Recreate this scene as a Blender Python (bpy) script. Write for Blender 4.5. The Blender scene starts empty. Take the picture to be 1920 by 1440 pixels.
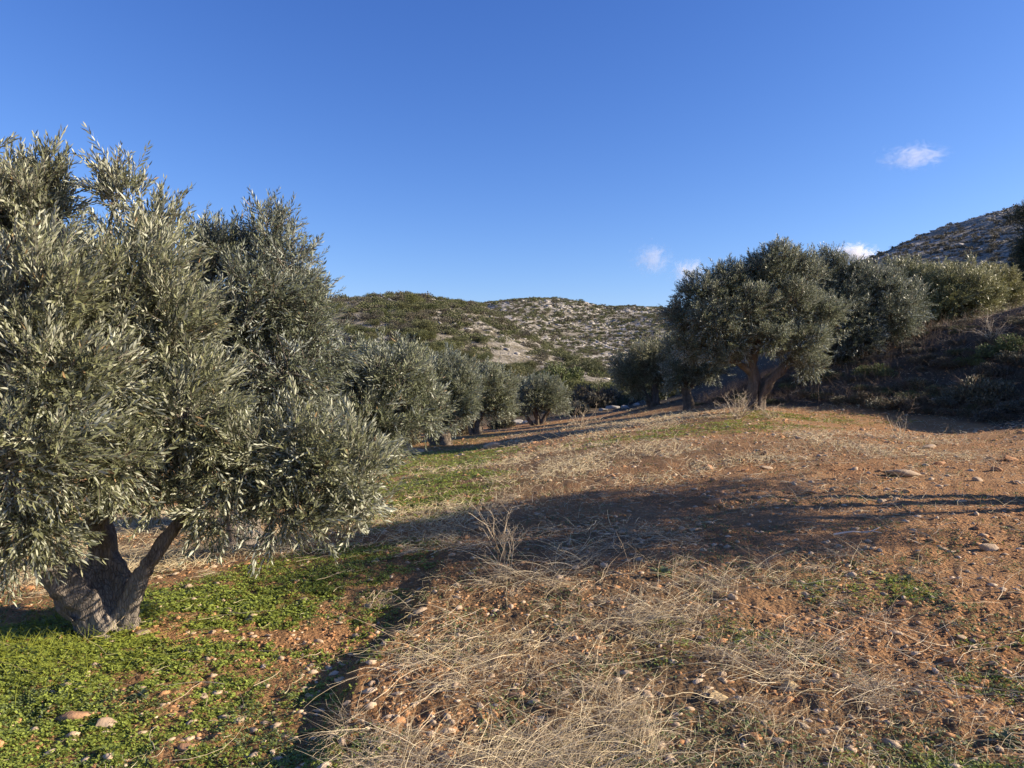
import bpy, math, random
import numpy as np
from mathutils import Vector

R = math.radians
F, HOR, CZ = 1400.0, 700.0, 1.6           # focal length in photo pixels, horizon row, eye height
COL = bpy.context.scene.collection
rng = np.random.default_rng(7)
SUN_AZ = math.atan2(0.997, -0.05)          # clockwise from +Y
SUN_EL = R(21.5)

def at(px, py, d):
    return np.array([(px-960)/F*d, d, CZ+(HOR-py)/F*d])

# ------------------------------------------------------------------ noise
_tab = np.random.default_rng(3).random(65536)
def _h(i, j, k=0):
    return _tab[((i*73856093) ^ (j*19349663) ^ (k*83492791)) & 65535]
def vnoise(x, y, z=None):
    x = np.asarray(x, float); y = np.asarray(y, float)
    i = np.floor(x).astype(np.int64); j = np.floor(y).astype(np.int64)
    u = x-i; v = y-j; u = u*u*(3-2*u); v = v*v*(3-2*v)
    if z is None:
        return (_h(i, j)*(1-u)+_h(i+1, j)*u)*(1-v)+(_h(i, j+1)*(1-u)+_h(i+1, j+1)*u)*v
    z = np.asarray(z, float); k = np.floor(z).astype(np.int64); w = z-k; w = w*w*(3-2*w)
    a = (_h(i, j, k)*(1-u)+_h(i+1, j, k)*u)*(1-v)+(_h(i, j+1, k)*(1-u)+_h(i+1, j+1, k)*u)*v
    k = k+1
    b = (_h(i, j, k)*(1-u)+_h(i+1, j, k)*u)*(1-v)+(_h(i, j+1, k)*(1-u)+_h(i+1, j+1, k)*u)*v
    return a*(1-w)+b*w
def fbm(x, y, o=4):
    s = 0; a = .5; f = 1.0
    for n in range(o):
        s = s+a*(vnoise(x*f+17*n, y*f-9*n)-.5)*2; a *= .5; f *= 2.03
    return s
def sst(a, b, x):
    t = np.clip((x-a)/(b-a), 0, 1); return t*t*(3-2*t)

# ------------------------------------------------------------------ terrain
CP = [(0,0,0), (0,3,0), (-3,3,-.15), (3,3,.14), (-6,4,-.4), (6,4,.32), (0,8,.02), (5,8,.33), (-3,8,-.3), (-5,9,-.42),
      (0,-6,0), (-8,-6,-.4), (8,-6,.4), (1.7,12.6,.2), (10,10,.75), (14,8,1.1), (20,3,1.5), (32,0,3), (19,16,4.3),
      (-10,30,-1.5), (-15,20,-1.4), (-20,10,-1.7), (-30,30,-2.6), (0,45,-1.1), (-12,45,-1.6), (25,22,5.6), (32,38,6.0), (22,40,4.3),
      (14,34,3.1), (12,42,2.0), (-30,-20,-1.5), (30,-20,3), (0,-30,0), (-30,60,0), (60,20,8), (-60,20,-3), (60,-30,6), (-60,-30,-4),
      (-15,180,11), (-70,180,12), (-40,300,8), (-150,200,14), (-200,60,2), (0,400,14), (120,420,20), (200,330,36), (260,120,40), (160,60,18)]
PP = [(190,1175,5.2), (1600,830,12), (1900,800,15), (1900,782,17), (1700,768,19), (1500,757,22), (1418,770,19.5), (1290,768,26), (1222,762,31),
      (1100,790,30), (1005,797,34), (893,815,28), (822,835,22), (860,842,20.5), (1000,818,21), (1150,797,22), (900,885,13), (1920,592,22), (1750,627,24), (1600,665,25), (1480,705,27),
      (1380,730,29), (1790,622,30), (1180,765,43), (1080,770,43), (640,562,110), (760,556,112), (830,566,118), (900,572,125), (450,560,110), (150,550,112),
      (-300,530,115), (960,563,232), (1030,562,240), (930,568,228), (900,574,226), (1090,570,245), (1140,579,250), (1180,576,255), (1250,580,265), (1320,592,280), (640,715,55),
      (850,705,60), (1100,705,70), (1000,640,140), (940,600,135), (1200,722,80), (1200,650,150), (1100,620,180), (1640,482,190), (1700,455,195), (1780,428,200), (1850,408,205),
      (1920,392,210), (2200,360,230), (1560,512,200), (1700,600,80), (1500,640,90), (1450,560,205), (1600,530,130), (1800,480,130), (1400,700,60)]
CP += [tuple(at(*p)) for p in PP]
CP = np.array(CP, float)
def _phi(d2): return .5*d2*np.log(d2+1e-9)
def _tps():
    # work in a squeezed plane so near and far points weigh alike
    P = _sq(CP[:, 0], CP[:, 1]); n = len(P)
    K = _phi(((P[:, None]-P[None])**2).sum(2))+np.eye(n)*1e-3
    Q = np.c_[np.ones(n), P]
    A = np.block([[K, Q], [Q.T, np.zeros((3, 3))]])
    # heights divided by local scale
    b = np.r_[CP[:, 2]/_sc(CP[:, 0], CP[:, 1]), 0, 0, 0]
    return P, np.linalg.solve(A, b)
def _sc(x, y): return np.sqrt(1+(np.hypot(x, y)/14)**2)
def _sq(x, y):
    r = np.hypot(x, y)+1e-9; k = 6*np.arcsinh(r/6)/r
    return np.stack([x*k, y*k], -1)
TP, TW = _tps()
def gz0(x, y):
    x = np.atleast_1d(np.asarray(x, float)); y = np.atleast_1d(np.asarray(y, float))
    out = np.empty(len(x))
    for s in range(0, len(x), 20000):
        P = _sq(x[s:s+20000], y[s:s+20000])
        d2 = ((P[:, None]-TP[None])**2).sum(2)
        out[s:s+20000] = _phi(d2)@TW[:-3]+TW[-3]+P@TW[-2:]
    return out*_sc(x, y)
def step_x(y): return -.78+.12*np.sin(y*1.3)+.05*np.sin(y*4.1)
def gz(x, y):
    x = np.atleast_1d(np.asarray(x, float)); y = np.atleast_1d(np.asarray(y, float))
    z = gz0(x, y); r = np.hypot(x, y)
    z = z-.11*sst(.10, -.10, x-step_x(y))*sst(7.5, 5.5, y)*sst(1.0, 2.0, y)*sst(-3.4, -1.2, x)
    near = sst(60, 10, r)
    z += near*(.035*fbm(x*1.1, y*1.1, 3)+.028*fbm(x*4+9, y*4, 3)*sst(40, 8, r)+.022*fbm(x*15, y*15, 2)*sst(16, 6, r)+.010*fbm(x*42, y*42+5, 2)*sst(9, 4, r))
    far = sst(40, 90, r)
    z += far*((1.1-.5*sst(.38, .5, x/np.maximum(y, 1)))*fbm(x/14, y/14, 4)+.45*fbm(x/3.5, y/3.5, 3)*sst(60, 120, r))
    return z
def g1(x, y): return float(gz(x, y)[0])

# masks for what grows where (world metres)
def blobs(x, y, L):
    m = np.zeros(len(x))
    for cx, cy, rx, ry, w in L:
        m = np.maximum(m, w*np.clip(1.35-np.sqrt(((x-cx)/rx)**2+((y-cy)/ry)**2), 0, 1))
    return m
GREEN = [(-3.1,4.7,1.5,1.0,1.1), (-2.2,5.7,1.2,.8,1.05), (-2.8,3.6,1.3,.8,.8), (-1.5,4.4,.8,1.2,.50), (-1.5,2.7,1.1,.9,.46), (-1.7,6.7,1.0,.9,.7),
         (-1.5,11.5,1.3,2.8,.95), (-2.2,16.5,2.2,3.5,.9), (-2,25,2,6,.8), (3.6,15.8,3.2,1.6,.38), (7.0,18.2,2.4,1.1,.42), (2.2,2.6,1.0,.6,.5), (2.9,3.6,.7,.7,.42), (1.9,2.2,1.3,.5,.5), (.2,2.5,.9,.5,.38), (1.0,4.3,.5,.4,.38), (2.4,5.0,.6,.4,.36)]
STRAW = [(.5,3.2,1.1,1.4,1.0), (.35,5.0,1.1,1.3,.95), (1.4,3.0,.6,1.0,.6), (1.8,5.2,.9,.7,.5), (0.3,6.9,1.4,1.0,.6), (.6,13,2.4,3.6,1.0), (2.6,11.5,2.0,2.2,.6), (-4.6,8.3,1.9,2.1,1.1), (-.5,9.8,1.6,1.6,.8),
         (3.0,22,3,6,.7), (5.5,12,2,2.5,.45), (-6,11,3,3,.9)]
def m_green(x, y): return np.clip(blobs(x, y, GREEN)*(1+1.5*fbm(x*1.6+4, y*1.6, 3)+1.3*fbm(x*7, y*7+3, 2))*(1-.35*sst(-2.3, -1.2, x)*sst(6, 4.5, y))+.05, 0, 1)
def m_straw(x, y): return np.clip(blobs(x, y, STRAW)*(1+1.1*fbm(x*1.2-7, y*1.2+3, 3))+.06, 0, 1)*(1-(1-sst(-1.0, -.55, x))*sst(7.2, 6.2, y)*sst(-4.2, -3.6, x)*.93)

def m_scrub(x, y):
    zz = gz0(x, y); e = .6; sl = np.hypot(gz0(x+e, y)-zz, gz0(x, y+e)-zz)/e
    a = sst(.16, .26, sl+.03*fbm(x, y, 3))*(x > 5)*(y > 10)
    b = sst(1.0, 2.0, zz)*(y > 14)*(x > 5)
    far = sst(36, 42, np.hypot(x, y)+2*fbm(x/3, y/3, 3))
    return np.clip(np.maximum(np.maximum(a, b*.8), far), 0, 1)

# ------------------------------------------------------------------ mesh + property helpers
def mk(name, verts, faces, mats, mi=None, smooth=False, parent=None, link=True, attrs=None):
    """faces: (n,3) or (n,4) int array, or list of such arrays."""
    if isinstance(faces, np.ndarray): faces = [faces]
    me = bpy.data.meshes.new(name)
    verts = np.asarray(verts, np.float32)
    me.vertices.add(len(verts)); me.vertices.foreach_set('co', verts.ravel())
    li = np.concatenate([f.ravel() for f in faces]).astype(np.int32)
    ln = np.concatenate([np.full(len(f), f.shape[1]) for f in faces]).astype(np.int32)
    me.loops.add(len(li)); me.loops.foreach_set('vertex_index', li)
    me.polygons.add(len(ln)); me.polygons.foreach_set('loop_start', np.r_[0, np.cumsum(ln)[:-1]].astype(np.int32))
    me.polygons.foreach_set('loop_total', ln)
    for m in (mats if isinstance(mats, (list, tuple)) else [mats]): me.materials.append(m)
    if mi is not None: me.polygons.foreach_set('material_index', np.asarray(mi, np.int32))
    if smooth is not False:
        me.polygons.foreach_set('use_smooth', np.ones(len(ln), bool) if smooth is True else smooth)
    if attrs:
        for k, v in attrs.items():
            a = me.attributes.new(k, 'FLOAT', 'POINT'); a.data.foreach_set('value', np.asarray(v, np.float32))
    me.update(calc_edges=True)
    o = bpy.data.objects.new(name, me)
    if link: COL.objects.link(o)
    if parent: o.parent = parent
    return o
def tag(o, label, cat, group=None, kind=None):
    o['label'] = label; o['category'] = cat
    if group: o['group'] = group
    if kind: o['kind'] = kind
    return o
def empty(name, loc):
    o = bpy.data.objects.new(name, None); COL.objects.link(o); o.location = [float(c) for c in loc]; o.empty_display_size = .3
    return o
class Acc:
    def __init__(s): s.v = []; s.f3 = []; s.f4 = []; s.n = 0; s.m3 = []; s.m4 = []
    def add(s, v, f, m=0):
        v = np.asarray(v).reshape(-1, 3); f = np.asarray(f)+s.n
        s.v.append(v); s.n += len(v)
        (s.f3 if f.shape[1] == 3 else s.f4).append(f)
        (s.m3 if f.shape[1] == 3 else s.m4).append(np.full(len(f), m))
    def build(s, name, mats, smooth=False, **k):
        fs = []; ms = []
        if s.f3: fs.append(np.concatenate(s.f3)); ms.append(np.concatenate(s.m3))
        if s.f4: fs.append(np.concatenate(s.f4)); ms.append(np.concatenate(s.m4))
        return mk(name, np.concatenate(s.v), fs, mats, np.concatenate(ms), smooth, **k)

# ------------------------------------------------------------------ materials
def mat(name):
    m = bpy.data.materials.new(name); m.use_nodes = True
    nt = m.node_tree; b = nt.nodes['Principled BSDF']
    return m, nt, b
def N(nt, t, **k):
    n = nt.nodes.new(t)
    for a, v in k.items(): setattr(n, a, v)
    return n
def noise(nt, scale, detail=4, rough=.55, vec=None, dist=0):
    n = N(nt, 'ShaderNodeTexNoise'); n.inputs['Scale'].default_value = scale; n.inputs['Detail'].default_value = detail
    n.inputs['Roughness'].default_value = rough; n.inputs['Distortion'].default_value = dist
    if vec: nt.links.new(vec, n.inputs['Vector'])
    return n.outputs['Fac']
def ramp(nt, fac, stops):
    r = N(nt, 'ShaderNodeValToRGB'); e = r.color_ramp.elements
    while len(e) < len(stops): e.new(.5)
    for i, (p, c) in enumerate(stops):
        e[i].position = p; e[i].color = (c, c, c, 1) if isinstance(c, (int, float)) else (*c, 1)
    nt.links.new(fac, r.inputs[0]); return r.outputs[0]
def mix(nt, fac, a, b, mode='MIX'):
    n = N(nt, 'ShaderNodeMix', data_type='RGBA', blend_type=mode)
    for s, v in ((n.inputs[0], fac), (n.inputs[6], a), (n.inputs[7], b)):
        if isinstance(v, tuple): s.default_value = (*v, 1)
        elif isinstance(v, (int, float)): s.default_value = v
        else: nt.links.new(v, s)
    return n.outputs[2]
def math_(nt, op, a, b=0.0, clamp=False):
    n = N(nt, 'ShaderNodeMath', operation=op, use_clamp=clamp)
    for s, v in ((n.inputs[0], a), (n.inputs[1], b)):
        if isinstance(v, (int, float)): s.default_value = v
        else: nt.links.new(v, s)
    return n.outputs[0]
def bump(nt, b, h, strength, dist):
    n = N(nt, 'ShaderNodeBump'); n.inputs['Strength'].default_value = strength; n.inputs['Distance'].default_value = dist
    nt.links.new(h, n.inputs['Height']); nt.links.new(n.outputs[0], b.inputs['Normal'])
def attr(nt, name): return N(nt, 'ShaderNodeAttribute', attribute_name=name).outputs['Fac']
def objco(nt): return N(nt, 'ShaderNodeTexCoord').outputs['Object']

def leaf_material(name, top, under, var=.35, transl=.25, rough=.5, spec=.5, dead=None, hue=(0.02)):
    m, nt, b = mat(name)
    geo = N(nt, 'ShaderNodeNewGeometry'); rnd = geo.outputs['Random Per Island']
    v = ramp(nt, rnd, [(0, tuple(c*(1-var) for c in top)), (.5, top), (1, (top[0]*(1+var*1.2), top[1]*(1+var), top[2]*(1+var*.6)))])
    u = ramp(nt, rnd, [(0, tuple(c*(1-var*.6) for c in under)), (1, tuple(c*(1+var*.5) for c in under))])
    c = mix(nt, geo.outputs['Backfacing'], v, u)
    clump = noise(nt, 2.2, 3, vec=objco(nt))
    c = mix(nt, ramp(nt, clump, [(.3, .0), (.75, .45)]), c, mix(nt, .5, c, (top[0]*1.3, top[1]*1.18, top[2]*.75)))
    oi = N(nt, 'ShaderNodeObjectInfo').outputs['Random']; c = mix(nt, 1.0, c, ramp(nt, oi, [(0, (.82, .84, .9)), (.5, (1, 1, 1)), (1, (1.0, .93, .8))]), 'MULTIPLY')
    if dead:
        sel = ramp(nt, rnd, [(.988, 0.0), (.99, 1.0)]); c = mix(nt, sel, c, dead)
    nt.links.new(c, b.inputs['Base Color']); b.inputs['Roughness'].default_value = rough
    b.inputs['Specular IOR Level'].default_value = spec
    tr = N(nt, 'ShaderNodeBsdfTranslucent'); nt.links.new(c, tr.inputs[0])
    ms = N(nt, 'ShaderNodeMixShader'); ms.inputs[0].default_value = transl
    nt.links.new(b.outputs[0], ms.inputs[1]); nt.links.new(tr.outputs[0], ms.inputs[2])
    nt.links.new(ms.outputs[0], nt.nodes['Material Output'].inputs[0])
    return m
M_OLIVE = leaf_material('olive_leaf', (.148, .168, .10), (.43, .46, .38), .42, .15, .47, .38, dead=(.30, .20, .10))
M_OLIVE2 = leaf_material('olive_leaf_warm', (.20, .21, .085), (.40, .41, .27), .35, .16, .45, .45)
M_DARKLEAF = leaf_material('carob_leaf', (.035, .05, .022), (.08, .10, .05), .4, .1, .5)
M_SHRUB = leaf_material('maquis_leaf', (.088, .095, .046), (.14, .15, .07), .45, .12, .6, .3)
M_SHRUB2 = leaf_material('lentisc_leaf', (.085, .10, .042), (.15, .16, .06), .4, .15, .6, .3)
M_SHRUB3 = leaf_material('phrygana_leaf', (.105, .095, .07), (.14, .13, .10), .4, .1, .7, .2)
M_BANKB = leaf_material('grey_bush_leaf', (.10, .095, .06), (.17, .165, .12), .45, .1, .6, .3)
M_BANKG = leaf_material('green_bush_leaf', (.10, .125, .045), (.15, .18, .08), .45, .15, .6, .3)
M_CLOVER = leaf_material('clover_leaf', (.27, .31, .045), (.31, .37, .07), .5, .3, .5, .3)
M_WEED = leaf_material('weed_leaf', (.13, .17, .05), (.18, .22, .08), .4, .2, .55, .3)

def straw_material(name, a, bcol, rough=.7):
    m, nt, b = mat(name)
    rnd = N(nt, 'ShaderNodeNewGeometry').outputs['Random Per Island']
    nt.links.new(ramp(nt, rnd, [(0, a), (.6, tuple((x+y)/2 for x, y in zip(a, bcol))), (1, bcol)]), b.inputs['Base Color'])
    b.inputs['Roughness'].default_value = rough; b.inputs['Specular IOR Level'].default_value = .25
    return m
M_STRAW = straw_material('dry_straw', (.38, .29, .15), (.84, .72, .47))
M_BRUSH = straw_material('brown_brush', (.10, .065, .045), (.24, .17, .115))
M_STALK = straw_material('grey_stalk', (.24, .17, .10), (.74, .62, .42))

def bark_material(name, a, bcol, sc=1.0):
    m, nt, b = mat(name); co = objco(nt)
    mp = N(nt, 'ShaderNodeMapping'); mp.inputs['Scale'].default_value = (1, 1, .28); nt.links.new(co, mp.inputs[0]); v = mp.outputs[0]
    n1 = noise(nt, 14*sc, 6, .65, v, 1.2); n2 = noise(nt, 55*sc, 4, .6, v); n3 = noise(nt, 3*sc, 2, .5, co)
    vo = N(nt, 'ShaderNodeTexVoronoi', feature='DISTANCE_TO_EDGE'); vo.inputs['Scale'].default_value = 62*sc
    wv = mix(nt, .10, v, N(nt, 'ShaderNodeTexNoise').outputs['Color']); nt.links.new(wv, vo.inputs[0])
    crack = ramp(nt, vo.outputs[0], [(0, 0.0), (.12, 1.0)])
    c = mix(nt, ramp(nt, n1, [(.3, 0.0), (.7, 1.0)]), a, bcol)
    c = mix(nt, ramp(nt, n3, [(.45, 0.0), (.7, .5)]), c, (bcol[0]*.9, bcol[1]*.95, bcol[2]*.85))
    c = mix(nt, math_(nt, 'MULTIPLY', math_(nt, 'SUBTRACT', 1, crack), .3), c, tuple(x*.35 for x in a))
    nt.links.new(c, b.inputs['Base Color']); b.inputs['Roughness'].default_value = .9; b.inputs['Specular IOR Level'].default_value = .2
    h = math_(nt, 'ADD', math_(nt, 'MULTIPLY', n1, .7), math_(nt, 'ADD', math_(nt, 'MULTIPLY', n2, .3), math_(nt, 'MULTIPLY', crack, .35)))
    bump(nt, b, h, .9, .022/sc)
    return m
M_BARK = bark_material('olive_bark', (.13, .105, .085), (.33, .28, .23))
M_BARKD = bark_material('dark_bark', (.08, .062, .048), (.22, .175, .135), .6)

def stone_material(name, a, bcol, sc=12):
    m, nt, b = mat(name); co = objco(nt)
    rnd = N(nt, 'ShaderNodeNewGeometry').outputs['Random Per Island']
    n1 = noise(nt, sc, 5, .6, co)
    c = mix(nt, ramp(nt, n1, [(.3, 0.0), (.7, 1.0)]), a, bcol)
    c = mix(nt, math_(nt, 'MULTIPLY', rnd, .5), c, tuple(x*.55 for x in a))
    nt.links.new(c, b.inputs['Base Color']); b.inputs['Roughness'].default_value = .92; b.inputs['Specular IOR Level'].default_value = .2
    bump(nt, b, noise(nt, sc*5, 4, .6, co), .5, .01)
    return m
M_STONE = stone_material('pale_stone', (.40, .28, .17), (.62, .49, .35))
M_CLOD = stone_material('soil_clod', (.36, .175, .075), (.54, .31, .15), 20)
M_LIME = stone_material('limestone', (.27, .25, .22), (.50, .47, .42), .9)

# ground of the field
M_GROUND, nt, b = mat('red_soil')
co = objco(nt); g_, s_ = attr(nt, 'green'), attr(nt, 'straw')
k_ = attr(nt, 'scrub'); n1 = noise(nt, .9, 5, .6, co); n2 = noise(nt, 7, 6, .65, co); n3 = noise(nt, 45, 5, .7, co)
c = mix(nt, ramp(nt, n1, [(.35, 0.0), (.65, 1.0)]), (.38, .175, .07), (.50, .275, .125))
c = mix(nt, ramp(nt, n2, [(.35, 0.0), (.7, .8)]), c, (.29, .155, .072))
c = mix(nt, ramp(nt, n3, [(.45, 0.0), (.75, .8)]), c, (.58, .36, .18))
c = mix(nt, math_(nt, 'MULTIPLY', s_, .75, True), c, mix(nt, n2, (.09, .065, .035), (.26, .17, .09)))
gm = math_(nt, 'MULTIPLY', math_(nt, 'MULTIPLY', g_, ramp(nt, n2, [(.3, .2), (.6, 1.0)])), .65, True)
c = mix(nt, gm, c, (.10, .125, .03))
c = mix(nt, k_, c, mix(nt, n2, (.07, .052, .033), (.14, .105, .065)))
vo = N(nt, 'ShaderNodeTexVoronoi'); vo.inputs['Scale'].default_value = 38; nt.links.new(co, vo.inputs[0])
nt.links.new(c, b.inputs['Base Color']); b.inputs['Roughness'].default_value = .95; b.inputs['Specular IOR Level'].default_value = .15
bump(nt, b, math_(nt, 'ADD', math_(nt, 'MULTIPLY', n2, .7), math_(nt, 'ADD', math_(nt, 'MULTIPLY', n3, .45), math_(nt, 'MULTIPLY', vo.outputs[0], -.35))), 1.0, .11)

M_HILL, nt, b = mat('limestone_hillside')
co = objco(nt)
n1 = noise(nt, .055, 5, .62, co); n2 = noise(nt, .45, 6, .7, co); n3 = noise(nt, 2.6, 5, .65, co)
rock = ramp(nt, math_(nt, 'ADD', math_(nt, 'MULTIPLY', n2, .6), math_(nt, 'MULTIPLY', n3, .4)), [(.465, 0.0), (.55, 1.0)])
rock = math_(nt, 'MULTIPLY', rock, ramp(nt, n1, [(.36, .25), (.55, 1.0)]))
rock = math_(nt, 'MULTIPLY', rock, attr(nt, 'rock'))
c = mix(nt, ramp(nt, n3, [(.3, 0.0), (.7, 1.0)]), (.12, .105, .072), (.20, .175, .12))
c = mix(nt, rock, c, mix(nt, n3, (.34, .31, .27), (.55, .51, .45)))
nt.links.new(c, b.inputs['Base Color']); b.inputs['Roughness'].default_value = .95; b.inputs['Specular IOR Level'].default_value = .1
bump(nt, b, math_(nt, 'ADD', n2, math_(nt, 'MULTIPLY', n3, .5)), .8, .9)

# ------------------------------------------------------------------ ground and hills
def terrain():
    fine = np.arange(-44, 44.01, .16)
    coarse = np.arange(46, 314.1, 2.5)
    ang = np.r_[fine, coarse]; na = len(ang); a = np.radians(ang)
    r = [.35]
    while r[-1] < 620: r.append(r[-1]*(1.016 if r[-1] < 30 else 1.013))
    r = np.array(r); nr = len(r)
    isp = int(np.searchsorted(r, 47))
    RR, AA = np.meshgrid(r, a, indexing='ij')
    x = (RR*np.sin(AA)).ravel(); y = (RR*np.cos(AA)).ravel(); z = gz(x, y)
    V = np.c_[x, y, z]
    idx = np.arange(nr*na).reshape(nr, na); nx = np.roll(idx, -1, 1)
    def quads(i0, i1):
        return np.stack([idx[i0:i1], nx[i0:i1], nx[i0+1:i1+1], idx[i0+1:i1+1]], -1).reshape(-1, 4)[:, ::-1]
    V0 = np.vstack([V[:(isp+1)*na], [[0, 0, g1(0, 0)]]]); c0 = len(V0)-1
    cap = np.stack([idx[0], nx[0], np.full(na, c0)], -1)[:, ::-1]
    gx, gy = V0[:, 0], V0[:, 1]
    gr = mk('ground', V0, [quads(0, isp), cap], M_GROUND, smooth=True, attrs={'green': m_green(gx, gy), 'straw': m_straw(gx, gy), 'scrub': m_scrub(gx, gy)})
    tag(gr, 'reddish stony soil of the olive field sloping gently up to the right', 'ground', kind='structure')
    V1 = V[isp*na:]; q = quads(isp, nr-1)-isp*na
    rock = np.clip(.7+sst(80, 160, V1[:, 1])*.5+.2*fbm(V1[:, 0]/20, V1[:, 1]/20), 0, 1)*sst(48, 60, np.hypot(V1[:, 0], V1[:, 1]))
    cx = V1[q].mean(1); sel = cx[:, 0]/np.maximum(cx[:, 1], 1e-3) > .36
    for nm, s, lb in (('hill', ~sel | (cx[:, 1] < 0), 'pale limestone hillside dotted with dark shrubs behind the olive field'), ('hill', sel & (cx[:, 1] >= 0), 'steep shaded stony hill rising behind the trees at the right edge')):
        qq = q[s]; u, inv = np.unique(qq, return_inverse=True)
        o = mk(nm, V1[u], inv.reshape(qq.shape), M_HILL, smooth=True, attrs={'rock': rock[u]})
        tag(o, lb, 'hill', kind='structure')
terrain()

# ------------------------------------------------------------------ branch tubes
def tube(acc, pts, rad, n=8, m=0, gnarl=0, seed=0, cap=True):
    pts = np.asarray(pts, float); rad = np.asarray(rad, float); k = len(pts)
    t = np.gradient(pts, axis=0); t /= np.linalg.norm(t, axis=1)[:, None]+1e-9
    up = np.array([0, 1, 0.]) if abs(t[0, 1]) < .8 else np.array([1., 0, 0])
    a = np.cross(t, up); a /= np.linalg.norm(a, axis=1)[:, None]+1e-9; bb = np.cross(t, a)
    th = np.linspace(0, 2*np.pi, n, endpoint=False)
    rr = rad[:, None]*np.ones((1, n))
    if gnarl:
        s = np.linspace(0, 1, k)[:, None]
        rr = rr*(1+gnarl*(.5*np.sin(3*th[None]+seed+s*2.5)+.35*np.sin(5*th[None]+2*seed-s*3)+1.3*(vnoise(th[None]*2.2+seed+0*s, s*k*.35+seed)-.5)))
    P = pts[:, None]+rr[..., None]*(np.cos(th)[None, :, None]*a[:, None]+np.sin(th)[None, :, None]*bb[:, None])
    i = np.arange(k*n).reshape(k, n); j = np.roll(i, -1, 1)
    q = np.stack([i[:-1], j[:-1], j[1:], i[1:]], -1).reshape(-1, 4)
    acc.add(P.reshape(-1, 3), q, m)
    if cap and n > 4:
        e = np.vstack([P[-1], pts[-1:]+t[-1:]*rad[-1]*.5]); ii = np.arange(n)
        acc.add(e, np.stack([ii, (ii+1) % n, np.full(n, n)], -1), m)
        e = np.vstack([P[0], pts[:1]]); acc.add(e, np.stack([(ii+1) % n, ii, np.full(n, n)], -1), m)
def spline(P, k):
    P = np.asarray(P, float); n = len(P)
    if n == 2: P = np.vstack([P[0], P.mean(0), P[1]]); n = 3
    Q = np.vstack([2*P[0]-P[1], P, 2*P[-1]-P[-2]]); out = []
    for s in np.linspace(0, n-1-1e-6, k):
        i = int(s); u = s-i; p0, p1, p2, p3 = Q[i:i+4]
        out.append(.5*((2*p1)+(-p0+p2)*u+(2*p0-5*p1+4*p2-p3)*u*u+(-p0+3*p1-3*p2+p3)*u**3))
    return np.array(out)

# ------------------------------------------------------------------ olive foliage
def leaf_tpl(fine):
    if fine:  # narrow blade, slightly cupped and curved
        v = np.array([[0,0,0], [-.5,.02,.3], [.5,.02,.3], [-.52,.0,.62], [.52,.0,.62], [0,-.09,1.0]]); v[:, 0] *= .18; v[1:3, 1] += .03
        f3 = np.array([[0,2,1], [3,4,5]]); f4 = np.array([[1,2,4,3]])
        return v, f3, f4
    v = np.array([[0,0,0], [-.105,.04,.5], [.105,.04,.5], [0,-.05,1.0]])
    return v, None, np.array([[0,2,3,1]])
def rotmats(d, roll):
    """columns x,y,z with z along d"""
    d = d/(np.linalg.norm(d, axis=1)[:, None]+1e-9)
    ref = np.where(np.abs(d[:, 2:3]) < .95, np.array([[0, 0, 1.]]), np.array([[1., 0, 0]]))
    x = np.cross(ref, d); x /= np.linalg.norm(x, axis=1)[:, None]+1e-9; y = np.cross(d, x)
    c, s = np.cos(roll)[:, None], np.sin(roll)[:, None]
    return np.stack([x*c+y*s, -x*s+y*c, d], -1)
def twig_tpl(rg, nleaf, L, leafL, fine, width=1.0):
    """a shoot along +Z with paired leaves"""
    lv, f3, f4 = leaf_tpl(fine); V = []; F3 = []; F4 = []; n = 0
    bend = rg.uniform(-.25, .25, 2)
    for i in range(nleaf):
        s = (i//2+.6)/(nleaf/2)*1.0; p = np.array([bend[0]*s*s*L, bend[1]*s*s*L, s*L])
        az = (i % 2)*math.pi+(i//2)*1.57+rg.uniform(-.4, .4); el = rg.uniform(.35, 1.05)*(1.15-.5*s)
        d = np.array([[math.cos(az)*math.sin(el), math.sin(az)*math.sin(el), math.cos(el)]])
        # upper side of the blade faces the shoot axis
        z = d[0]; x = np.cross(z, [0, 0, 1.]); x /= np.linalg.norm(x)+1e-9; y = np.cross(z, x); tw = rg.normal(0, .35)
        x, y = x*math.cos(tw)+y*math.sin(tw), -x*math.sin(tw)+y*math.cos(tw)
        sc = leafL*rg.uniform(.7, 1.15)*(1-.35*max(0, s-.7)/.3)
        w = lv*[width, 1, 1]*sc
        V.append(p+w[:, :1]*x+w[:, 1:2]*y+w[:, 2:]*z)
        if f3 is not None: F3.append(f3+n)
        F4.append(f4+n); n += len(lv)
    # the stem: three thin sides
    ss = np.linspace(0, 1, 4); st = []
    for s in ss:
        for a_ in (0, 2.1, 4.2):
            r_ = leafL*.032*(1.3-s); st.append([bend[0]*s*s*L+r_*math.cos(a_), bend[1]*s*s*L+r_*math.sin(a_), s*L])
    V.append(np.array(st)); sf = []
    for i in range(3):
        for j in range(3): sf.append([n+i*3+j, n+i*3+(j+1) % 3, n+i*3+3+(j+1) % 3, n+i*3+3+j])
    V = np.concatenate(V)
    return V, (np.concatenate(F3) if F3 else None), np.concatenate(F4), np.array(sf)
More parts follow.
